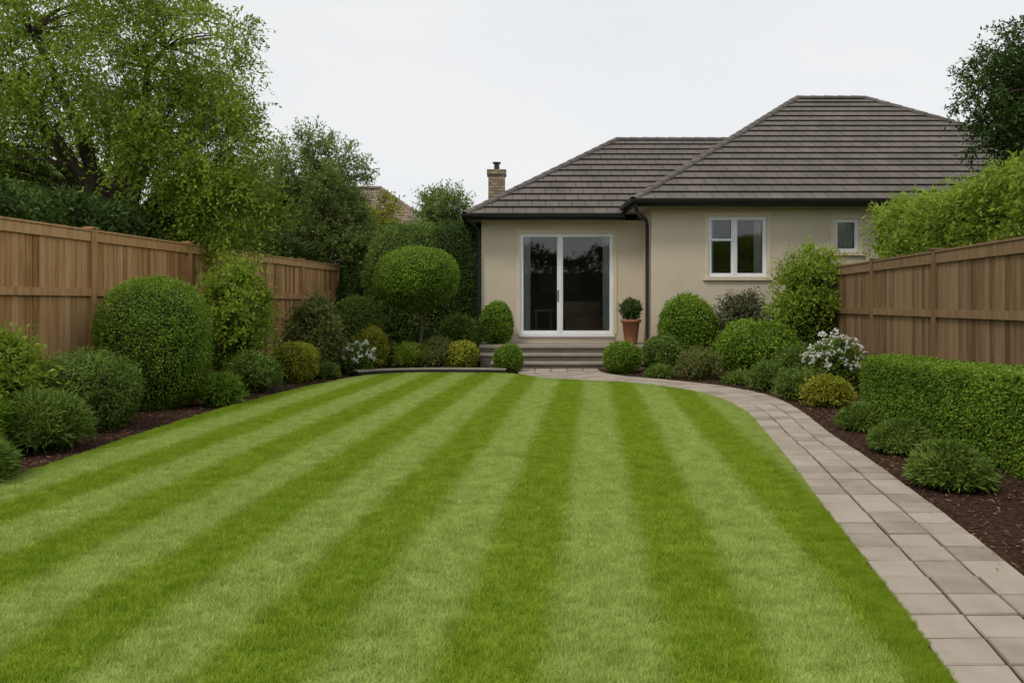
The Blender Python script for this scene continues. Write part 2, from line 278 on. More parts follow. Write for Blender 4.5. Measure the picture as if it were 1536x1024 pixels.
def hedge_box(name,o,d,Lx,Wy,H,mat,leaf,seed,cover=1.6,amp=.025,z0=0,shag=.03,spr=0,sprlen=.3,asp=.55,top_amp=0.0,lean=.5):
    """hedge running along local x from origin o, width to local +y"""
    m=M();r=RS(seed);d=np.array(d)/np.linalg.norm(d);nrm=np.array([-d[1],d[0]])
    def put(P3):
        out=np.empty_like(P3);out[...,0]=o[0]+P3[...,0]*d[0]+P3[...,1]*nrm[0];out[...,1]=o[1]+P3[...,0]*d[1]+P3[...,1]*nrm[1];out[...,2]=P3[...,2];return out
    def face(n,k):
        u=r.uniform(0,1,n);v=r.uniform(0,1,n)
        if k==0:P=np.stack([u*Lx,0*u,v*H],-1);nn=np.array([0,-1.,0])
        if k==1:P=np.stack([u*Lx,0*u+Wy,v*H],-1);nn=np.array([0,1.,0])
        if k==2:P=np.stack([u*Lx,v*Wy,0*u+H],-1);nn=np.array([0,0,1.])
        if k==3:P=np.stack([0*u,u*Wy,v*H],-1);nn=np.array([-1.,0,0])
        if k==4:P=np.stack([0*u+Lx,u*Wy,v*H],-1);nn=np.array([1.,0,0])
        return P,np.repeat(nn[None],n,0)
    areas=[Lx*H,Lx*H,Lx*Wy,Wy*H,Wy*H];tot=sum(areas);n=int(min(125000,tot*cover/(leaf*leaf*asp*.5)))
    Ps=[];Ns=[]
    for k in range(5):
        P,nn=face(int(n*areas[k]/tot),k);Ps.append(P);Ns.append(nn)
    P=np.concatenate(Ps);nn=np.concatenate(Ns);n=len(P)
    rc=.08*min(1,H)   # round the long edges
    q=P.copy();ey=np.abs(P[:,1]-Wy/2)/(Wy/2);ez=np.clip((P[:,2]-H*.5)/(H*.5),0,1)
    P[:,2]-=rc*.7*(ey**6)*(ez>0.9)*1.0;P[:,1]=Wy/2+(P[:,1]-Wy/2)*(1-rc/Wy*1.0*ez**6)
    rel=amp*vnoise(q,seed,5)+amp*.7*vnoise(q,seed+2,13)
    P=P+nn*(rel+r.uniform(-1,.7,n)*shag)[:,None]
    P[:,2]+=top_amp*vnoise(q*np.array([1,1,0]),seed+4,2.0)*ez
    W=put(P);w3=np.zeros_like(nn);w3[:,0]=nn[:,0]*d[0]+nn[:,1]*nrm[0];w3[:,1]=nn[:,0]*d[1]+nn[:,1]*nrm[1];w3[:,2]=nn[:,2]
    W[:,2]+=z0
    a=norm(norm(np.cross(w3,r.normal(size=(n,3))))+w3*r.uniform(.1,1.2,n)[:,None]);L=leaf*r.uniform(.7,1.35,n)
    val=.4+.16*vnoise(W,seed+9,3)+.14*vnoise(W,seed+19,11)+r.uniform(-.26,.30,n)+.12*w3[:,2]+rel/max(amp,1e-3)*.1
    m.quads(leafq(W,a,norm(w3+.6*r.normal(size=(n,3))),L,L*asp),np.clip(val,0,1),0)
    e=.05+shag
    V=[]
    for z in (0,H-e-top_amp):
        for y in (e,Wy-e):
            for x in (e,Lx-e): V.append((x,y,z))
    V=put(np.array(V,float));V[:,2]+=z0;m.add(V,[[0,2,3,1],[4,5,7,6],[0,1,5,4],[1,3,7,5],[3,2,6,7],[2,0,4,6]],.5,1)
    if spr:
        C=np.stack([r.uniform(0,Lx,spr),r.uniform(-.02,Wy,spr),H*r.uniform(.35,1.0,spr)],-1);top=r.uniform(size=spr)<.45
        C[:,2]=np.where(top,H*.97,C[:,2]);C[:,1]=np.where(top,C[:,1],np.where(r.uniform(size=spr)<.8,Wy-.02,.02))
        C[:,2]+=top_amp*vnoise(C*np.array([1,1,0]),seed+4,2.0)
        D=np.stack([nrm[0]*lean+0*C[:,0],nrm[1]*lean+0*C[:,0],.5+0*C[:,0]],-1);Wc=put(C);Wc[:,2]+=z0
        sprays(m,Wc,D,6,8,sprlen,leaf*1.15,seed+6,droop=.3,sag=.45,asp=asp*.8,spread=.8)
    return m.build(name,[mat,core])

# ------------------------------------------------------------------ ground, beds, lawn, path
def sheet(name,pts,z,mat,parent=None):
    me=bpy.data.meshes.new(name);me.from_pydata([(x,y,z) for x,y in pts],[],[list(range(len(pts)))]);me.materials.append(mat)
    ob=bpy.data.objects.new(name,me);scene.collection.objects.link(ob)
    if parent:ob.parent=parent
    return ob
sheet('ground',[(-400,-400),(400,-400),(400,400),(-400,400)],0,ground_m)
sheet('garden_bed_mulch',[(-6.9,-1),(4.4,-1),(6.6,18.0),(6.6,19.3),(-4.9,19.3),(-4.7,19.5)],.006,mulch)
pair=[((.17,16.8),(1.8,16.8)),((.12,15.8),(1.83,15.85)),((.45,14.8),(2.15,15.1)),((1.3,14.15),(2.75,14.4)),((2.1,13.7),(3.35,13.6)),((2.72,12.75),(3.72,12.7)),((3.0,11.6),(3.86,11.7)),((2.95,10.),(3.71,10.2)),((2.67,8.36),(3.37,8.36)),((2.45,7.12),(3.18,7.1)),((2.2,5.87),(2.96,5.87)),((2.03,5.),(2.8,5.)),((1.88,4.2),(2.63,4.2)),((1.744,3.52),(2.5,3.52)),((1.617,2.94),(2.38,2.94)),((1.35,1.7),(2.1,1.7)),((1.,0),(1.8,0))]
def catmull(P,n=14):
    P=np.array(P,float);Q=np.vstack([2*P[0]-P[1],P,2*P[-1]-P[-2]]);out=[]
    for i in range(1,len(Q)-2):
        for t in np.linspace(0,1,n,endpoint=False):
            out.append(.5*((2*Q[i])+(-Q[i-1]+Q[i+1])*t+(2*Q[i-1]-5*Q[i]+4*Q[i+1]-Q[i+2])*t*t+(-Q[i-1]+3*Q[i]-3*Q[i+1]+Q[i+2])*t**3))
    out.append(P[-1]);return np.array(out)
Le=catmull([a for a,b in pair]);Re=catmull([b for a,b in pair])
cen=(Le+Re)/2;s=np.r_[0,np.cumsum(np.linalg.norm(np.diff(cen,axis=0),axis=1))]
rows=np.arange(0,s[-1],.25);rows=np.r_[rows,s[-1]]
Lr=np.stack([np.interp(rows,s,Le[:,i]) for i in(0,1)],-1);Rr_=np.stack([np.interp(rows,s,Re[:,i]) for i in(0,1)],-1)
m=M();q=RS(5)
for i in range(len(rows)-1):
    w=np.linalg.norm(Rr_[i]-Lr[i]);nc=3 if w<1.12 else (4 if w<1.4 else 5)
    for j in range(nc):
        f=lambda a,b,t:a+(b-a)*t
        A=f(Lr[i],Rr_[i],j/nc);B=f(Lr[i],Rr_[i],(j+1)/nc);C=f(Lr[i+1],Rr_[i+1],(j+1)/nc);D=f(Lr[i+1],Rr_[i+1],j/nc)
        c=(A+B+C+D)/4;z=.030+q.uniform(-.003,.003)
        ins=lambda p,e:p+(c-p)/np.linalg.norm(c-p)*e*q.uniform(.75,1.25)
        b=[ins(p,.011) for p in(A,B,C,D)];t=[ins(p,.018) for p in(A,B,C,D)]
        V=[(*p,.008) for p in b]+[(*p,z-.006) for p in b]+[(*p,z) for p in t]
        v=q.uniform();m.add(V,[[8,11,10,9]]+[[k,(k+1)%4,(k+1)%4+4,k+4] for k in range(4)]+[[k+4,(k+1)%4+4,(k+1)%4+8,k+8] for k in range(4)],v,0)
z0=.013
for i in range(len(Le)-1):
    m.quads([[(*Le[i],z0),(*Le[i+1],z0),(*Re[i+1],z0),(*Re[i],z0)]],.5,1)
m.build('garden_path',[paver,joint])
leftlawn=catmull([(-4.05,-.5),(-4.02,3.),(-3.95,6.15),(-3.92,7.12),(-3.9,8.16),(-3.82,9.84),(-3.6,11.78),(-3.05,14.4),(-2.5,15.4),(-1.69,15.72),(-.37,15.62),(.1,15.4)],8)
# lawn stops a few mm short of the paving
Lin=Le.copy();tng=norm(np.gradient(Le,axis=0));Lin[:,0]+=tng[:,1]*.012;Lin[:,1]-=tng[:,0]*.012
k=(Le[:,1]<15.25)
poly=np.vstack([leftlawn,Lin[k]])
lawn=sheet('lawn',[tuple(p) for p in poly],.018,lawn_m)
def inside(P,poly):
    x,y=P[:,0],P[:,1];r=np.zeros(len(P),bool);j=len(poly)-1
    for i in range(len(poly)):
        xi,yi=poly[i];xj,yj=poly[j]
        c=((yi>y)!=(yj>y));xx=(xj-xi)*(y-yi)/((yj-yi) if yj!=yi else 1e-9)+xi;r^=c&(x<xx);j=i
    return r
q=RS(8);PS=.17
gx,gy=np.meshgrid(np.arange(-4.2,3.3,PS*.8),np.arange(.8,15.9,PS*.8));P=np.stack([gx.ravel(),gy.ravel()],-1);P+=q.uniform(-.03,.03,P.shape)
def edged(poly,P):
    d=np.full(len(P),9.)
    for i in range(len(poly)):
        a=poly[i];b=poly[(i+1)%len(poly)];ab=b-a;t=np.clip(((P-a)@ab)/(ab@ab+1e-9),0,1);d=np.minimum(d,np.linalg.norm(P-(a+t[:,None]*ab),axis=1))
    return d
P=P[inside(P,poly)];ed=edged(poly,P);P=P[ed>.075]
sc=np.ones(len(P))
# small patches along the edge of the turf
seg=np.linalg.norm(np.diff(poly,axis=0),axis=1);cs=np.r_[0,np.cumsum(seg)];tt=np.arange(0,cs[-1],.034)
E=np.stack([np.interp(tt,cs,poly[:,i]) for i in(0,1)],-1);tg=norm(np.gradient(E,axis=0));nr=np.stack([tg[:,1],-tg[:,0]],-1)
for off in (.025,.07,.11):
    EP=E+nr*off+q.uniform(-.014,.014,E.shape);kk=inside(EP,poly);EP=EP[kk];P=np.vstack([P,EP]);sc=np.r_[sc,np.full(len(EP),.42)]
m=M();nb=400;q2=RS(3)
bx=q2.uniform(-PS/2,PS/2,(nb,2));bh=q2.uniform(.012,.027,nb);tilt=q2.normal(size=(nb,2))*.010
w=q2.uniform(.0012,.0024,nb);an=q2.uniform(0,np.pi,nb);wx=np.cos(an)*w;wy=np.sin(an)*w;Z=np.zeros(nb)
quad=np.stack([np.stack([bx[:,0]-wx,bx[:,1]-wy,Z],-1),np.stack([bx[:,0]+wx,bx[:,1]+wy,Z],-1),
  np.stack([bx[:,0]+wx*.35+tilt[:,0],bx[:,1]+wy*.35+tilt[:,1],bh],-1),np.stack([bx[:,0]-wx*.35+tilt[:,0],bx[:,1]-wy*.35+tilt[:,1],bh],-1)],1)
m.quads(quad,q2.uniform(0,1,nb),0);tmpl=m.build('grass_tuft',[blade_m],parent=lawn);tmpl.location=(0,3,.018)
me=bpy.data.meshes.new('grass_blades');V=np.c_[P,np.full(len(P),.018)];me.vertices.add(len(V));me.vertices.foreach_set('co',V.ravel())
at=me.attributes.new('rot','FLOAT_VECTOR','POINT');R=np.zeros((len(V),3));R[:,2]=q.uniform(0,6.28,len(V));at.data.foreach_set('vector',R.ravel().astype(np.float32))
at=me.attributes.new('scl','FLOAT_VECTOR','POINT');S=np.ones((len(V),3));S[:,2]=q.uniform(.7,1.35,len(V));S[:,:2]=sc[:,None];at.data.foreach_set('vector',S.ravel().astype(np.float32))
go=bpy.data.objects.new('grass_blades',me);scene.collection.objects.link(go);go.parent=lawn
ng=bpy.data.node_groups.new('scatter_grass','GeometryNodeTree')
ng.interface.new_socket(name='Geometry',in_out='INPUT',socket_type='NodeSocketGeometry');ng.interface.new_socket(name='Geometry',in_out='OUTPUT',socket_type='NodeSocketGeometry')
gi=ng.nodes.new('NodeGroupInput');gout=ng.nodes.new('NodeGroupOutput');iop=ng.nodes.new('GeometryNodeInstanceOnPoints');oi=ng.nodes.new('GeometryNodeObjectInfo');oi.inputs['Object'].default_value=tmpl
try: oi.inputs['As Instance'].default_value=True
except Exception: pass
def na(nm):
    a=ng.nodes.new('GeometryNodeInputNamedAttribute');a.data_type='FLOAT_VECTOR';a.inputs['Name'].default_value=nm
    return [o for o in a.outputs if o.enabled and o.name=='Attribute'][0]
ng.links.new(gi.outputs[0],iop.inputs['Points']);ng.links.new(oi.outputs['Geometry'],iop.inputs['Instance']);ng.links.new(na('rot'),iop.inputs['Rotation']);ng.links.new(na('scl'),iop.inputs['Scale']);ng.links.new(iop.outputs[0],gout.inputs[0])
md=go.modifiers.new('scatter','NODES');md.node_group=ng
# mulch chips
q=RS(21);n=30000;C=np.stack([np.where(q.uniform(size=n)<.5,q.uniform(-6.,-3.3,n),q.uniform(2.3,5.6,n)),3+14*q.uniform(0,1,n)**1.5],-1)
pathpoly=np.vstack([Le,Re[::-1]]);C=C[~inside(C,poly)&~inside(C,pathpoly)]
# a few chips kicked on to the paving edge
idx=q.randint(0,len(Re),160);K=Re[idx]+np.stack([-q.uniform(0,.12,160),q.uniform(-.1,.1,160)],-1)
n=len(C)+len(K);zz=np.r_[q.uniform(.008,.03,len(C)),np.full(len(K),.038)];C=np.vstack([C,K])
P3=np.c_[C,zz];a=norm(np.c_[q.normal(size=(n,2)),q.normal(size=n)*.25]);nn=norm(np.c_[q.normal(size=(n,2))*.4,np.ones(n)]);b=norm(np.cross(a,nn));L=q.uniform(.012,.042,n)[:,None];W=q.uniform(.004,.013,n)[:,None]
L[-len(K):]*=.5;W[-len(K):]*=.6
m=M();m.quads(np.stack([P3-a*L*.5-b*W*.5,P3+a*L*.4-b*W*.6,P3+a*L*.5+b*W*.5,P3-a*L*.45+b*W*.4],1),q.uniform(0,1,n),0);m.build('bark_chip_mulch',[chipm])
# low edging at head of lawn
m=M();E=catmull([(-2.95,15.25),(-2.45,15.62),(-1.69,15.82),(-.7,15.80),(-.12,15.72)],8)
t=norm(np.gradient(E,axis=0));nr=np.stack([-t[:,1],t[:,0]],-1)
F=E+nr*.09
for i in range(len(E)-1):
    a,b,c,d=E[i],E[i+1],F[i+1],F[i]
    m.quads([[(*a,0),(*b,0),(*b,.085),(*a,.085)],[(*c,0),(*d,0),(*d,.085),(*c,.085)]],.5,0)
    m.quads([[(*(a-nr[i]*.01),.085),(*(b-nr[i+1]*.01),.085),(*(c+nr[i+1]*.12),.085),(*(d+nr[i]*.12),.085)],[(*(a-nr[i]*.01),.11),(*(b-nr[i+1]*.01),.11),(*(c+nr[i+1]*.12),.11),(*(d+nr[i]*.12),.11)],[(*(a-nr[i]*.01),.085),(*(b-nr[i+1]*.01),.085),(*(b-nr[i+1]*.01),.11),(*(a-nr[i]*.01),.11)]],.5,1)
m.build('bed_edging',[gutter,stone])

# ------------------------------------------------------------------ fences
def fence(name,p0,d,L,H,posts,mat,topband,midz,side,seed):
    d=np.array(d)/np.linalg.norm(d);m=M();q=RS(seed);x=0
    while x<L:
        w=.115+q.uniform(-.003,.003);m.box(x+.004,x+w-.004,-.01+q.uniform(-.004,.004),.012,.03,H-.03,0,q.uniform(),p0,d);x+=w
    s=side
    def rail(z0,z1,y0,y1):
        xs=[0]+[p for p in posts if 0<p<L]+[L]
        for a,b in zip(xs[:-1],xs[1:]): m.box(a+.055,b-.055,min(y0*s,y1*s),max(y0*s,y1*s),z0,z1,0,q.uniform(.4,.9),p0,d)
    rail(H-topband,H-.035,.017,.042);rail(midz-.05,midz+.05,.017,.05);rail(.12,.22,.017,.05)
    m.box(0,L,-.055,.055,H-.028,H,0,.6,p0,d)
    for p in posts:
        m.box(p-.05,p+.05,-.06,.06,0,H+.01,0,q.uniform(.3,.8),p0,d);m.box(p-.062,p+.062,-.072,.072,H+.01,H+.035,0,.5,p0,d)
    return m.build(name,[mat])
dl=np.array([.116,1.]);ll=np.linalg.norm(dl)
fence('wooden_fence',(-6.967+.116*.8,.8),dl,23.0*ll,2.4,[(y-.8)*ll for y in np.arange(3.3,24,2.5)],fenceL,.16,1.55,-1,1)
fence('wooden_fence',(4.41+.116*1.0,1.0),dl,16.8*ll,2.1,[(y-1.0)*ll for y in (3.2,5.65,8.1,10.55,13.0,15.45)],fenceR,.17,1.27,1,2)

# ------------------------------------------------------------------ house
def roof_face(m,E0,E1,R0,R1,n,mat=0,tw=.32,th=.046):
    E0,E1,R0,R1=[np.array(p,float) for p in(E0,E1,R0,R1)]
    nn=norm(np.cross(E1-E0,(R0+R1)/2-E0));nn=nn if nn[2]>0 else -nn;ax=norm(E1-E0)
    for i in range(n):
        a,b=i/n,(i+1)/n
        A=E0+(R0-E0)*a;B=E1+(R1-E1)*a;C=E1+(R1-E1)*b;D=E0+(R0-E0)*b
        uv=lambda p,v:(((p-E0)@ax)/tw+ (0.0),v)
        lo=nn*th;hi=nn*.004
        m.quads([[A+lo,B+lo,C+hi,D+hi]],.5,mat,[[uv(A,i+.015),uv(B,i+.015),uv(C,i+.985),uv(D,i+.985)]])
        m.quads([[A-nn*.004,B-nn*.004,B+lo,A+lo]],.5,mat,[[uv(A,i+.002),uv(B,i+.002),uv(B,i+.01),uv(A,i+.01)]])
def caps(m,a,b,mat=0,r=.10,step=.36):
    a=np.array(a,float);b=np.array(b,float);L=np.linalg.norm(b-a);d=(b-a)/L;sd=norm(np.cross(d,[0,0,1]));up=np.cross(sd,d);n=int(L/step)
    for i in range(n):
        p=a+d*L*i/n;q=a+d*(L*(i+1)/n+.03);an=np.linspace(-.15,np.pi+.15,8)
        ring=lambda c,rr:c+np.cos(an)[:,None]*sd*rr+np.sin(an)[:,None]*up*rr*.75
        uvq=np.tile(np.array([[.3,.3],[.7,.3],[.7,.7],[.3,.7]]),(7,1,1))
        Pa,Qa=ring(p,r+.018),ring(q,r);m.quads(np.stack([Pa[:-1],Pa[1:],Qa[1:],Qa[:-1]],1),.5,mat,uvq)
        Q=ring(p,r-.01);m.quads(np.stack([Pa[:-1],Pa[1:],Q[1:],Q[:-1]],1),.5,mat,uvq)
house=empty('bungalow_house')
r=M()
# main roof
ez=3.67;x0,x1,y0,y1=2.67,15.8,17.5,28.65;a=5.575;zr=7.33
A=(x0,y0,ez);B=(x1,y0,ez);C=(x1,y1,ez);D=(x0,y1,ez);R0=(x0+a,y0+a,zr);R1=(x1-a,y0+a,zr)
roof_face(r,A,B,R0,R1,18);roof_face(r,D,A,R0,R0,18);roof_face(r,B,C,R1,R1,18);roof_face(r,C,D,R1,R0,18)
caps(r,A,R0);caps(r,B,R1);caps(r,D,R0);caps(r,C,R1);caps(r,R0,R1)
# wing roof
wz=3.48;wx0,wy0,wy1=-1.11,18.7,26.9;wa=4.1;wr=6.07
A=(wx0,wy0,wz);D=(wx0,wy1,wz);R0=(wx0+wa,wy0+wa,wr);R1=(6.3,wy0+wa,wr)
roof_face(r,A,(2.55,wy0,wz),R0,R1,13);roof_face(r,D,A,R0,R0,13);roof_face(r,(2.55,wy1,wz),D,R1,R0,13)
caps(r,A,R0);caps(r,D,R0);caps(r,R0,(6.35,wy0+wa,wr))
r.build('roof',[tile],parent=house)
w=M()
def wall_front(m,y,t,xa,xb,za,zb,ops):
    xs=xa
    for (a,b,c,d) in ops:
        m.box(xs,a,y,y+t,za,zb);m.box(a,b,y,y+t,za,c);m.box(a,b,y,y+t,d,zb);xs=b
    m.box(xs,xb,y,y+t,za,zb)
wall_front(w,19.2,.25,-.74,3.15,0,3.40,[(.19,2.44,.66,3.09)])
wall_front(w,18.0,.25,3.15,15.4,0,3.56,[(4.43,5.76,2.0,3.37),(7.29,7.84,2.56,3.31)])
w.box(-.74,-.49,19.45,26.4,0,3.40);w.box(3.15,3.4,18.25,19.2,0,3.56);w.box(15.15,15.4,18.25,28.2,0,3.56);w.box(-.49,15.15,26.15,26.4,0,3.40)
w.build('walls',[stucco],parent=house)
e=M()
e.box(wx0+.03,2.6,wy0+.03,19.2,3.40,3.44,0);e.box(wx0+.03,-.74,19.2,26.8,3.40,3.44,0);e.box(x0+.03,15.7,y0+.03,18.0,3.565,3.60,0);e.box(x0+.03,3.15,18.0,22.,3.565,3.60,0)
def gut(m,a,b,mat=1,rr=.062,drop=.05):
    a=np.array(a,float);b=np.array(b,float);d=norm(b-a);sd=np.cross(d,[0,0,1.]);an=np.linspace(np.pi*.98,2*np.pi*1.01,9)
    ring=lambda c:c+np.cos(an)[:,None]*sd*rr+np.sin(an)[:,None]*np.array([0,0,1.])*rr*1.25
    P=np.stack([ring(a),ring(b)]);m.grid(P,mat)
    for P_ in(a,b): 
        R=ring(P_);m.quads([[R[0],R[2],R[6],R[8]],[R[2],R[3],R[5],R[6]]],.5,mat)
gut(e,(wx0-.06,wy0-.055,wz+.01),(2.62,wy0-.055,wz+.01));gut(e,(wx0-.055,wy1,wz+.01),(wx0-.055,wy0-.06,wz+.01))
gut(e,(x0-.06,y0-.055,ez+.01),(x1,y0-.055,ez+.01));gut(e,(x0-.055,19.0,ez+.01),(x0-.055,y0-.06,ez+.01))
e.box(wx0+.005,2.66,wy0+.005,wy0+.028,3.36,wz-.005,1);e.box(wx0+.005,wx0+.028,wy0+.03,wy1,3.36,wz-.005,1)
e.box(x0+.005,x1-.01,y0+.005,y0+.028,3.53,ez-.005,1);e.box(x0+.005,x0+.028,y0+.03,22,3.53,ez-.005,1)
e.build('eaves_and_gutters',[soffit,gutter],smooth=(1,),parent=house)
dp=M()
dp.tube([(2.72,17.47,3.60),(2.72,17.5,3.50),(2.80,17.7,3.40),(3.03,18.05,3.30),(3.075,18.12,3.2),(3.075,18.12,2.2),(3.075,18.12,.5)],[.042]*7,10,0)
dp.tube([(-1.05,18.68,3.42),(-1.0,18.75,3.34),(-.84,19.05,3.20),(-.80,19.1,3.1),(-.80,19.1,.1)],[.035]*5,10,0)
dp.build('downpipes',[gutter],smooth=(0,),parent=house)
def glazing(name,y,xa,xb,za,zb,fr,mull,trans=(),sill=True,extra=None,bandw=.085):
    """white frame set in reveal; mull: x positions; trans: (x0,x1,z)"""
    m=M();yf=y+.03
    m.box(xa,xb,yf,yf+.07,za,za+fr,0);m.box(xa,xb,yf,yf+.07,zb-fr,zb,0);m.box(xa,xa+fr,yf,yf+.07,za+fr,zb-fr,0);m.box(xb-fr,xb,yf,yf+.07,za+fr,zb-fr,0)
    for x,wd in mull:m.box(x-wd/2,x+wd/2,yf-.012,yf+.06,za+fr,zb-fr,0)
    for x_0,x_1,z in trans:m.box(x_0,x_1,yf-.008,yf+.05,z-.025,z+.025,0)
    m.quads([[(xa+fr,yf+.04,za+fr),(xb-fr,yf+.04,za+fr),(xb-fr,yf+.04,zb-fr),(xa+fr,yf+.04,zb-fr)]],.5,1)
    b=bandw
    m.box(xa-b,xb+b,y-.022,y-.002,zb,zb+b,2);m.box(xa-b,xa,y-.022,y-.002,za,zb,2);m.box(xb,xb+b,y-.022,y-.002,za,zb,2)
    if sill:m.box(xa-b-.03,xb+b+.03,y-.06,y-.002,za-.08,za,2)
    edges=[xa+fr]+[x for x,_ in mull]+[xb-fr];g=.035
    for i in range(len(edges)-1):
        l=edges[i]+(mull[i-1][1]/2 if i>0 else 0);r_=edges[i+1]-(mull[i][1]/2 if i<len(mull) else 0)
        m.box(l,r_,yf+.005,yf+.03,za+fr,za+fr+g,0);m.box(l,r_,yf+.005,yf+.03,zb-fr-g,zb-fr,0);m.box(l,l+g,yf+.005,yf+.03,za+fr+g,zb-fr-g,0);m.box(r_-g,r_,yf+.005,yf+.03,za+fr+g,zb-fr-g,0)
    if extra:extra(m)
    return m.build(name,[white,glass,trim,gutter],parent=house)
def doorx(m):
    m.box(1.10,1.125,19.205,19.23,1.45,1.72,3);m.box(.16,2.47,19.14,19.2,.60,.655,0)
glazing('sliding_door',19.2,.19,2.44,.66,3.09,.05,[(1.16,.07)],sill=False,extra=doorx)
glazing('casement_window',18.0,4.43,5.76,2.0,3.37,.05,[(5.03,.07)],[(4.5,5.0,2.84)])
glazing('small_window',18.0,7.29,7.84,2.56,3.31,.045,[])
def drape(m,xa,xb,y,za,zb,folds):
    x=np.linspace(xa,xb,folds*8);yy=y+.025*np.sin(np.linspace(0,folds*2*np.pi,len(x)))
    P=np.stack([np.stack([x,yy,np.full_like(x,za)],-1),np.stack([x,yy,np.full_like(x,zb)],-1)]);m.grid(P,0)
m=M();drape(m,.25,.45,19.33,.67,3.08,5);drape(m,2.20,2.39,19.33,.67,3.08,5);drape(m,4.49,4.58,18.13,2.01,3.36,3);drape(m,5.50,5.71,18.13,2.01,3.36,5);drape(m,7.33,7.80,18.15,2.57,3.3,8)
m.build('curtains',[curtain],smooth=(0,),parent=house)
m=M();m.box(-.45,3.1,23.2,23.3,0,3.4,0);m.box(-.45,3.1,19.46,23.2,.55,.60,1);m.box(-.45,3.1,19.46,23.2,3.3,3.34,0);m.box(3.12,3.14,19.5,23.2,0,3.3,0)
m.box(3.45,12,21.,21.1,0,3.5,0);m.box(3.45,12,18.3,21,3.45,3.5,0);m.box(3.41,3.44,18.3,21,0,3.5,0)
m.box(1.35,2.3,20.3,21.0,.6,1.05,1);m.box(1.35,2.3,20.9,21.1,1.05,1.45,1);m.box(.55,1.05,19.9,20.5,1.2,1.25,1);m.box(.58,.63,19.95,20.0,.6,1.2,1);m.box(.97,1.02,20.4,20.45,.6,1.2,1)
m.box(.8,2.0,23.15,23.19,1.7,2.5,1)
m.build('interior_room',[interior,furn],parent=house)
m=M();m.box(-.71,-.21,23.8,24.3,3.3,5.25,0);m.box(-.75,-.17,23.76,24.34,5.25,5.40,0)
m.tube([(-.46,24.05,5.40),(-.46,24.05,5.62)],[.09,.08],10,1);m.box(-.58,-.34,23.93,24.17,5.62,5.65,1)
m.build('chimney',[brickm,gutter],parent=house)
# patio steps
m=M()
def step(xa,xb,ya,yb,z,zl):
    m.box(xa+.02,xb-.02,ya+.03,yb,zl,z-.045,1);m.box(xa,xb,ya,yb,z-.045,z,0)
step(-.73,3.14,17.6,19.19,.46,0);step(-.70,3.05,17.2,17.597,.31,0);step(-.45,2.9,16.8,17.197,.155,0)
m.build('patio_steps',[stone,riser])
# potted plant
m=M();pc=np.array([2.74,18.35]);prof=[(.0,.46),(.13,.46),(.145,.50),(.20,.96),(.235,.965),(.24,1.03),(.215,1.03),(.20,.99),(.0,.985)]
an=np.linspace(0,2*np.pi,33);P=np.array([[(pc[0]+rr*math.cos(t),pc[1]+rr*math.sin(t),z+.002) for t in an] for rr,z in prof]);m.grid(P,2)
clip_blob(m,(pc[0],pc[1],1.26),(.21,.21,.22),.06,44,.14,2.1,1.8,zmin=1.0,asp=.3,shag=.16)
q=RS(4);d=norm(q.normal(size=(55,3)));d[:,2]=np.abs(d[:,2])*.8;sprays(m,np.array([pc[0],pc[1],1.25])+d*np.array([.18,.18,.18]),d,4,5,.15,.055,46,droop=.3,sag=.1,asp=.3)
m.build('potted_plant',[G_dark,core,terracotta],smooth=(1,2))
# neighbours
def neighbour(name,xa,xb,ya,yb,ez,zr,nc):
    e=empty(name);a=(yb-ya)/2;r=M();A=(xa,ya,ez);B=(xb,ya,ez);C=(xb,yb,ez);D=(xa,yb,ez);R0=(xa+a,ya+a,zr);R1=(xb-a,ya+a,zr)
    roof_face(r,A,B,R0,R1,nc,th=.02);roof_face(r,B,C,R1,R1,nc,th=.02);roof_face(r,C,D,R1,R0,nc);roof_face(r,D,A,R0,R0,nc);caps(r,B,R1);caps(r,A,R0);caps(r,R0,R1,r=.14);r.build('roof',[tile_n],parent=e)
    w=M();w.box(xa+.4,xb-.4,ya+.4,yb-.4,0,ez-.05,0);w.box(xa+.1,xb-.1,ya+.02,yb-.02,ez-.2,ez-.04,1)
    for x in np.arange(xa+1.5,xb-2,2.6):
        w.box(x,x+1.1,ya+.36,ya+.398,1.2,2.4,1);w.box(x+.07,x+1.03,ya+.34,ya+.358,1.27,2.33,2)
    w.build('walls',[stucco,white,gutter],parent=e)
neighbour('neighbor_house',-15,-2.3,33,40.5,4.0,6.7,20)
neighbour('neighbor_house',-30,-14.0,26,34,4.2,7.0,20)

# ------------------------------------------------------------------ planting: left bed
tuft('spiky_shrub',-4.15,6.1,.30,.40,G_mid,6000)
tuft('spiky_shrub',-4.47,7.6,.42,.58,G_mid,14000,.10,.011)
tuft('spiky_shrub',-4.95,7.1,.45,.65,G_bright,9000,.10,.014)
ball('round_shrub',-4.74,8.9,.52,.80,G_mid,.045,amp=.09,shag=.14,asp=.35,stray=2)
mound('leafy_shrub',-5.35,8.2,.55,1.3,G_tree,.075,dens=1.2,length=.3)
mound('leafy_shrub',-5.15,6.9,.5,1.0,G_mid,.07,dens=1.1)
ball('clipped_topiary_shrub',-4.82,10.75,.68,1.66,G_bright,.033,p=2.5,amp=.035,shag=.07,cover=1.8,stray=3)
mound('small_shrub',-4.0,10.9,.33,.45,G_bright,.045,dens=1.1,asp=.3)
tall_shrub('tall_leafy_shrub',-4.55,13.1,.66,2.15,G_tree,.07,1.3,120,corescale=.5)
mound('round_shrub',-4.05,12.5,.42,.70,G_mid,.045,dens=1.4)
ball('round_shrub',-3.86,14.2,.40,.66,G_yellow,.042,amp=.07,shag=.12,asp=.4)
tall_shrub('olive_shrub',-3.85,15.4,.66,1.5,G_olive,.07,1.1,90,corescale=.6)
ball('round_shrub',-3.38,17.2,.6,1.48,G_mid,.05,amp=.06,shag=.1)
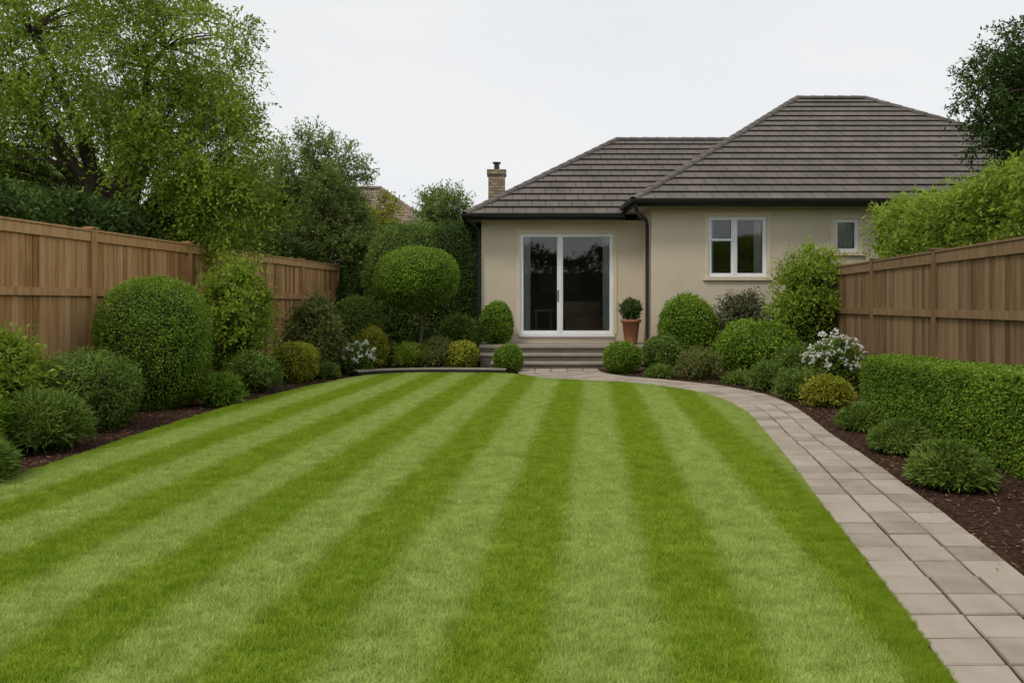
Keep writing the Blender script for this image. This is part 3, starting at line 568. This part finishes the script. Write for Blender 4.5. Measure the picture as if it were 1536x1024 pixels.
mound('white_flowering_shrub',-3.05,15.75,.34,.66,G_mid,.05,flowers=60)
ball('round_shrub',-3.0,16.8,.38,.88,G_yellow,.045,amp=.1,shag=.12)
mound('small_shrub',-3.42,14.8,.22,.3,G_mid,.04)
mound('small_shrub',-4.5,12.,.28,.35,G_mid,.04)
mound('small_shrub',-2.15,16.9,.38,.6,G_tree,.05,z0=.0)
mound('small_shrub',-1.55,16.9,.42,.78,G_olive,.05)
ball('round_shrub',-1.08,16.85,.34,.56,G_yellow,.045,amp=.1,shag=.14)
mound('small_shrub',-2.7,17.2,.4,.6,G_mid,.05)
mound('leafy_shrub',-1.2,18.4,.52,1.3,G_mid,.06,dens=1.2)
mound('leafy_shrub',-2.0,18.2,.5,.9,G_dark,.06)
ball('round_shrub',-.36,18.6,.37,.92,G_bright,.045,z0=.46,amp=.07,shag=.1)
ball('round_shrub',-.07,16.1,.28,.54,G_bright,.04,amp=.06,shag=.12)
# lollipop topiary
m=M();m.tube([(-1.93,17,0),(-1.96,17.02,.5),(-1.92,17,.9),(-1.98,17,1.4)],[.055,.045,.042,.04],9,2)
clip_blob(m,(-2.03,17,1.93),(.85,.85,.66),.036,71,.05,2.1,1.8,shag=.1)
q=RS(72);d=norm(q.normal(size=(220,3)));sprays(m,np.array([-2.03,17,1.93])+d*np.array([.83,.83,.64]),d,3,4,.14,.038,73,droop=.2,sag=.1,spread=.6,bias=.1)
m.build('topiary_tree',[G_bright,core,bark],smooth=(1,2))
ball('tall_hedge_shrub',-1.35,20.3,.85,3.35,G_dark,.06,p=3,amp=.07,shag=.08,stray=3)
ball('tall_hedge_shrub',-2.6,20.2,1.05,3.35,G_mid,.06,p=2.8,amp=.08,shag=.1,stray=4)
ball('tall_hedge_shrub',-3.7,21.2,.9,2.9,G_dark,.06,p=2.6,amp=.08,shag=.1,stray=3)
# ------------------------------------------------------------------ planting: right bed
ball('round_shrub',2.22,16.0,.35,.60,G_bright,.042,amp=.06,shag=.1)
ball('round_shrub',3.15,16.7,.40,.68,G_mid,.045,amp=.06,shag=.1)
ball('round_shrub',3.78,17.2,.60,1.5,G_bright,.055,p=2.1,amp=.08,shag=.1,stray=2)
mound('round_shrub',3.45,14.7,.42,.62,G_olive,.042,dens=1.4)
tuft('low_shrub',2.8,15.0,.3,.22,G_mid,2500)
tall_shrub('grey_shrub',4.95,17.1,.76,1.6,G_grey,.07,1.0,100,corescale=.65)
ball('round_shrub',4.72,15.3,.76,1.02,G_bright,.055,amp=.09,shag=.14,stray=2)
tuft('low_shrub',3.95,13.8,.3,.2,G_mid,2500)
tall_shrub('tall_leafy_shrub',5.75,15.4,.82,2.5,G_tree,.075,1.3,140,corescale=.55)
mound('small_shrub',4.1,12.8,.36,.46,G_mid,.04,dens=1.2)
mound('small_shrub',4.22,11.6,.38,.45,G_mid,.04,dens=1.2)
mound('small_shrub',5.0,13.9,.45,.7,G_mid,.05)
mound('white_flowering_shrub',5.15,12.7,.48,.92,G_mid,.06,flowers=85)
mound('yellow_shrub',4.28,10.8,.34,.42,G_yellow,.045,dens=1.1)
tuft('spiky_shrub',3.88,8.8,.28,.29,G_mid,7000,.08,.010)
tuft('spiky_shrub',3.62,7.45,.27,.32,G_mid,9000,.08,.009)
tuft('spiky_shrub',3.32,6.05,.30,.35,G_mid,13000,.08,.009)
hedge_box('box_hedge',(4.78,3.6),(0,1),5.6,.74,.79,G_bright,.025,9,cover=1.35,amp=.028,spr=350,sprlen=.05,asp=.5,lean=0)
# tall hedge behind the right fence
hedge_box('tall_hedge',(7.9,6.4),(.116,1),9.6,1.6,3.2,G_tree,.08,15,cover=1.2,amp=.12,shag=.12,spr=950,sprlen=.45,asp=.4,top_amp=.24)
# hedge mass behind left fence
hedge_box('hedge_row',(-7.35,2.5),(.116,1),19.5,1.3,2.85,G_dark,.10,17,cover=1.2,amp=.10,shag=.12,spr=500,sprlen=.4,asp=.45,top_amp=.3,lean=.2)
# unseen hedge added behind the viewer to darken reflections in the door glass
hedge_box('reflection_hedge',(-9,-9),(1,0),20,1.5,4.2,G_dark,.22,19,cover=1.1,amp=.3,shag=.2,spr=300,sprlen=.8,asp=.45,top_amp=.8)
# ------------------------------------------------------------------ trees
tree('deciduous_tree',(-7.5,15.2,0),2.3,[(-7.7,15,5.8,2.9,2.5,2.4,320),(-10.2,14.5,5.4,2.0,2.0,2.0,120),(-6.1,14.6,4.3,1.75,1.5,1.6,170),(-5.0,14.0,3.1,.8,.7,.65,36)],.22,24,G_tree,.078,16,14,.60,31,sag=.5,nf=1.3,asp=.42,bare=.9,cn=.32)
tree('olive_tree',(-5.15,21.4,0),1.8,[(-5.2,21.4,4.6,1.35,1.3,1.45,130),(-4.7,21.2,3.2,.95,1.0,1.0,80),(-6.6,21.8,4.0,1.4,1.2,1.4,80)],.11,8,G_tree2,.085,14,12,.45,32,sag=.1,droop=.3,cores=.4,nf=1.3)
tree('deciduous_tree',(-4.7,26,0),1.8,[(-4.45,26,3.7,1.1,1.1,1.2,120)],.1,6,G_yellow,.10,11,10,.42,33,cores=.4)
tree('small_tree',(-2.6,30,0),2.2,[(-2.6,30,4.8,1.0,1.0,1.0,110)],.09,6,G_tree2,.11,11,10,.45,34,sag=.1,droop=.3,cores=.3)
tree('evergreen_tree',(10.1,15.4,0),2.5,[(9.95,15.4,5.3,1.15,1.2,1.5,140),(10.8,15.6,4.2,1.2,1.1,1.3,60)],.16,8,G_dark,.085,14,11,.38,35,cores=.6)
tree('background_tree',(-11.5,20,0),2,[(-11.5,20,3.6,3.2,1.8,1.8,150)],.15,7,G_mid,.12,12,10,.6,36,cores=.6)
tree('background_tree',(-8.2,24,0),2,[(-8.2,24,3.6,2.6,1.6,1.8,120)],.15,7,G_mid,.12,12,10,.6,37,cores=.6)

# ------------------------------------------------------------------ light, sky, camera
sd=Vector((-.50,-.55,.95)).normalized()
sun=bpy.data.lights.new('sun','SUN');sun.energy=1.5;sun.angle=math.radians(14);sun.color=(1,.92,.80)
so=bpy.data.objects.new('sun',sun);scene.collection.objects.link(so);so.rotation_euler=sd.to_track_quat('Z','Y').to_euler()
w=bpy.data.worlds.new('World');scene.world=w;w.use_nodes=True;nt=w.node_tree;nt.nodes.clear()
out=N(nt,'ShaderNodeOutputWorld');sk=N(nt,'ShaderNodeTexSky',sky_type='NISHITA');sk.sun_disc=False;sk.sun_elevation=math.asin(sd.z);sk.sun_rotation=math.atan2(sd.x,sd.y)
b1=N(nt,'ShaderNodeBackground');b1.inputs[1].default_value=.08;nt.links.new(sk.outputs[0],b1.inputs[0])
tc=N(nt,'ShaderNodeTexCoord');mp=N(nt,'ShaderNodeMapping');mp.inputs['Scale'].default_value=(1,1,2.5);nt.links.new(tc.outputs['Generated'],mp.inputs[0])
no=N(nt,'ShaderNodeTexNoise');no.inputs['Scale'].default_value=1.6;no.inputs['Detail'].default_value=5;nt.links.new(mp.outputs[0],no.inputs[0])
c=ramp(nt,no.outputs[0],[(.3,(.80,.83,.86)),(.7,(.90,.905,.91))])
b2=N(nt,'ShaderNodeBackground');b2.inputs[1].default_value=1.03;nt.links.new(c,b2.inputs[0])
mx=N(nt,'ShaderNodeMixShader');mx.inputs[0].default_value=.92;nt.links.new(b1.outputs[0],mx.inputs[1]);nt.links.new(b2.outputs[0],mx.inputs[2]);nt.links.new(mx.outputs[0],out.inputs[0])
cam=bpy.data.cameras.new('camera');co=bpy.data.objects.new('camera',cam);scene.collection.objects.link(co);scene.camera=co
co.location=(0,0,1.4);co.rotation_euler=(math.radians(90),0,0);cam.lens=28.0;cam.sensor_width=36;cam.shift_y=-.0371;cam.clip_end=1500
scene.view_settings.view_transform='Standard';scene.view_settings.look='None';scene.view_settings.exposure=0
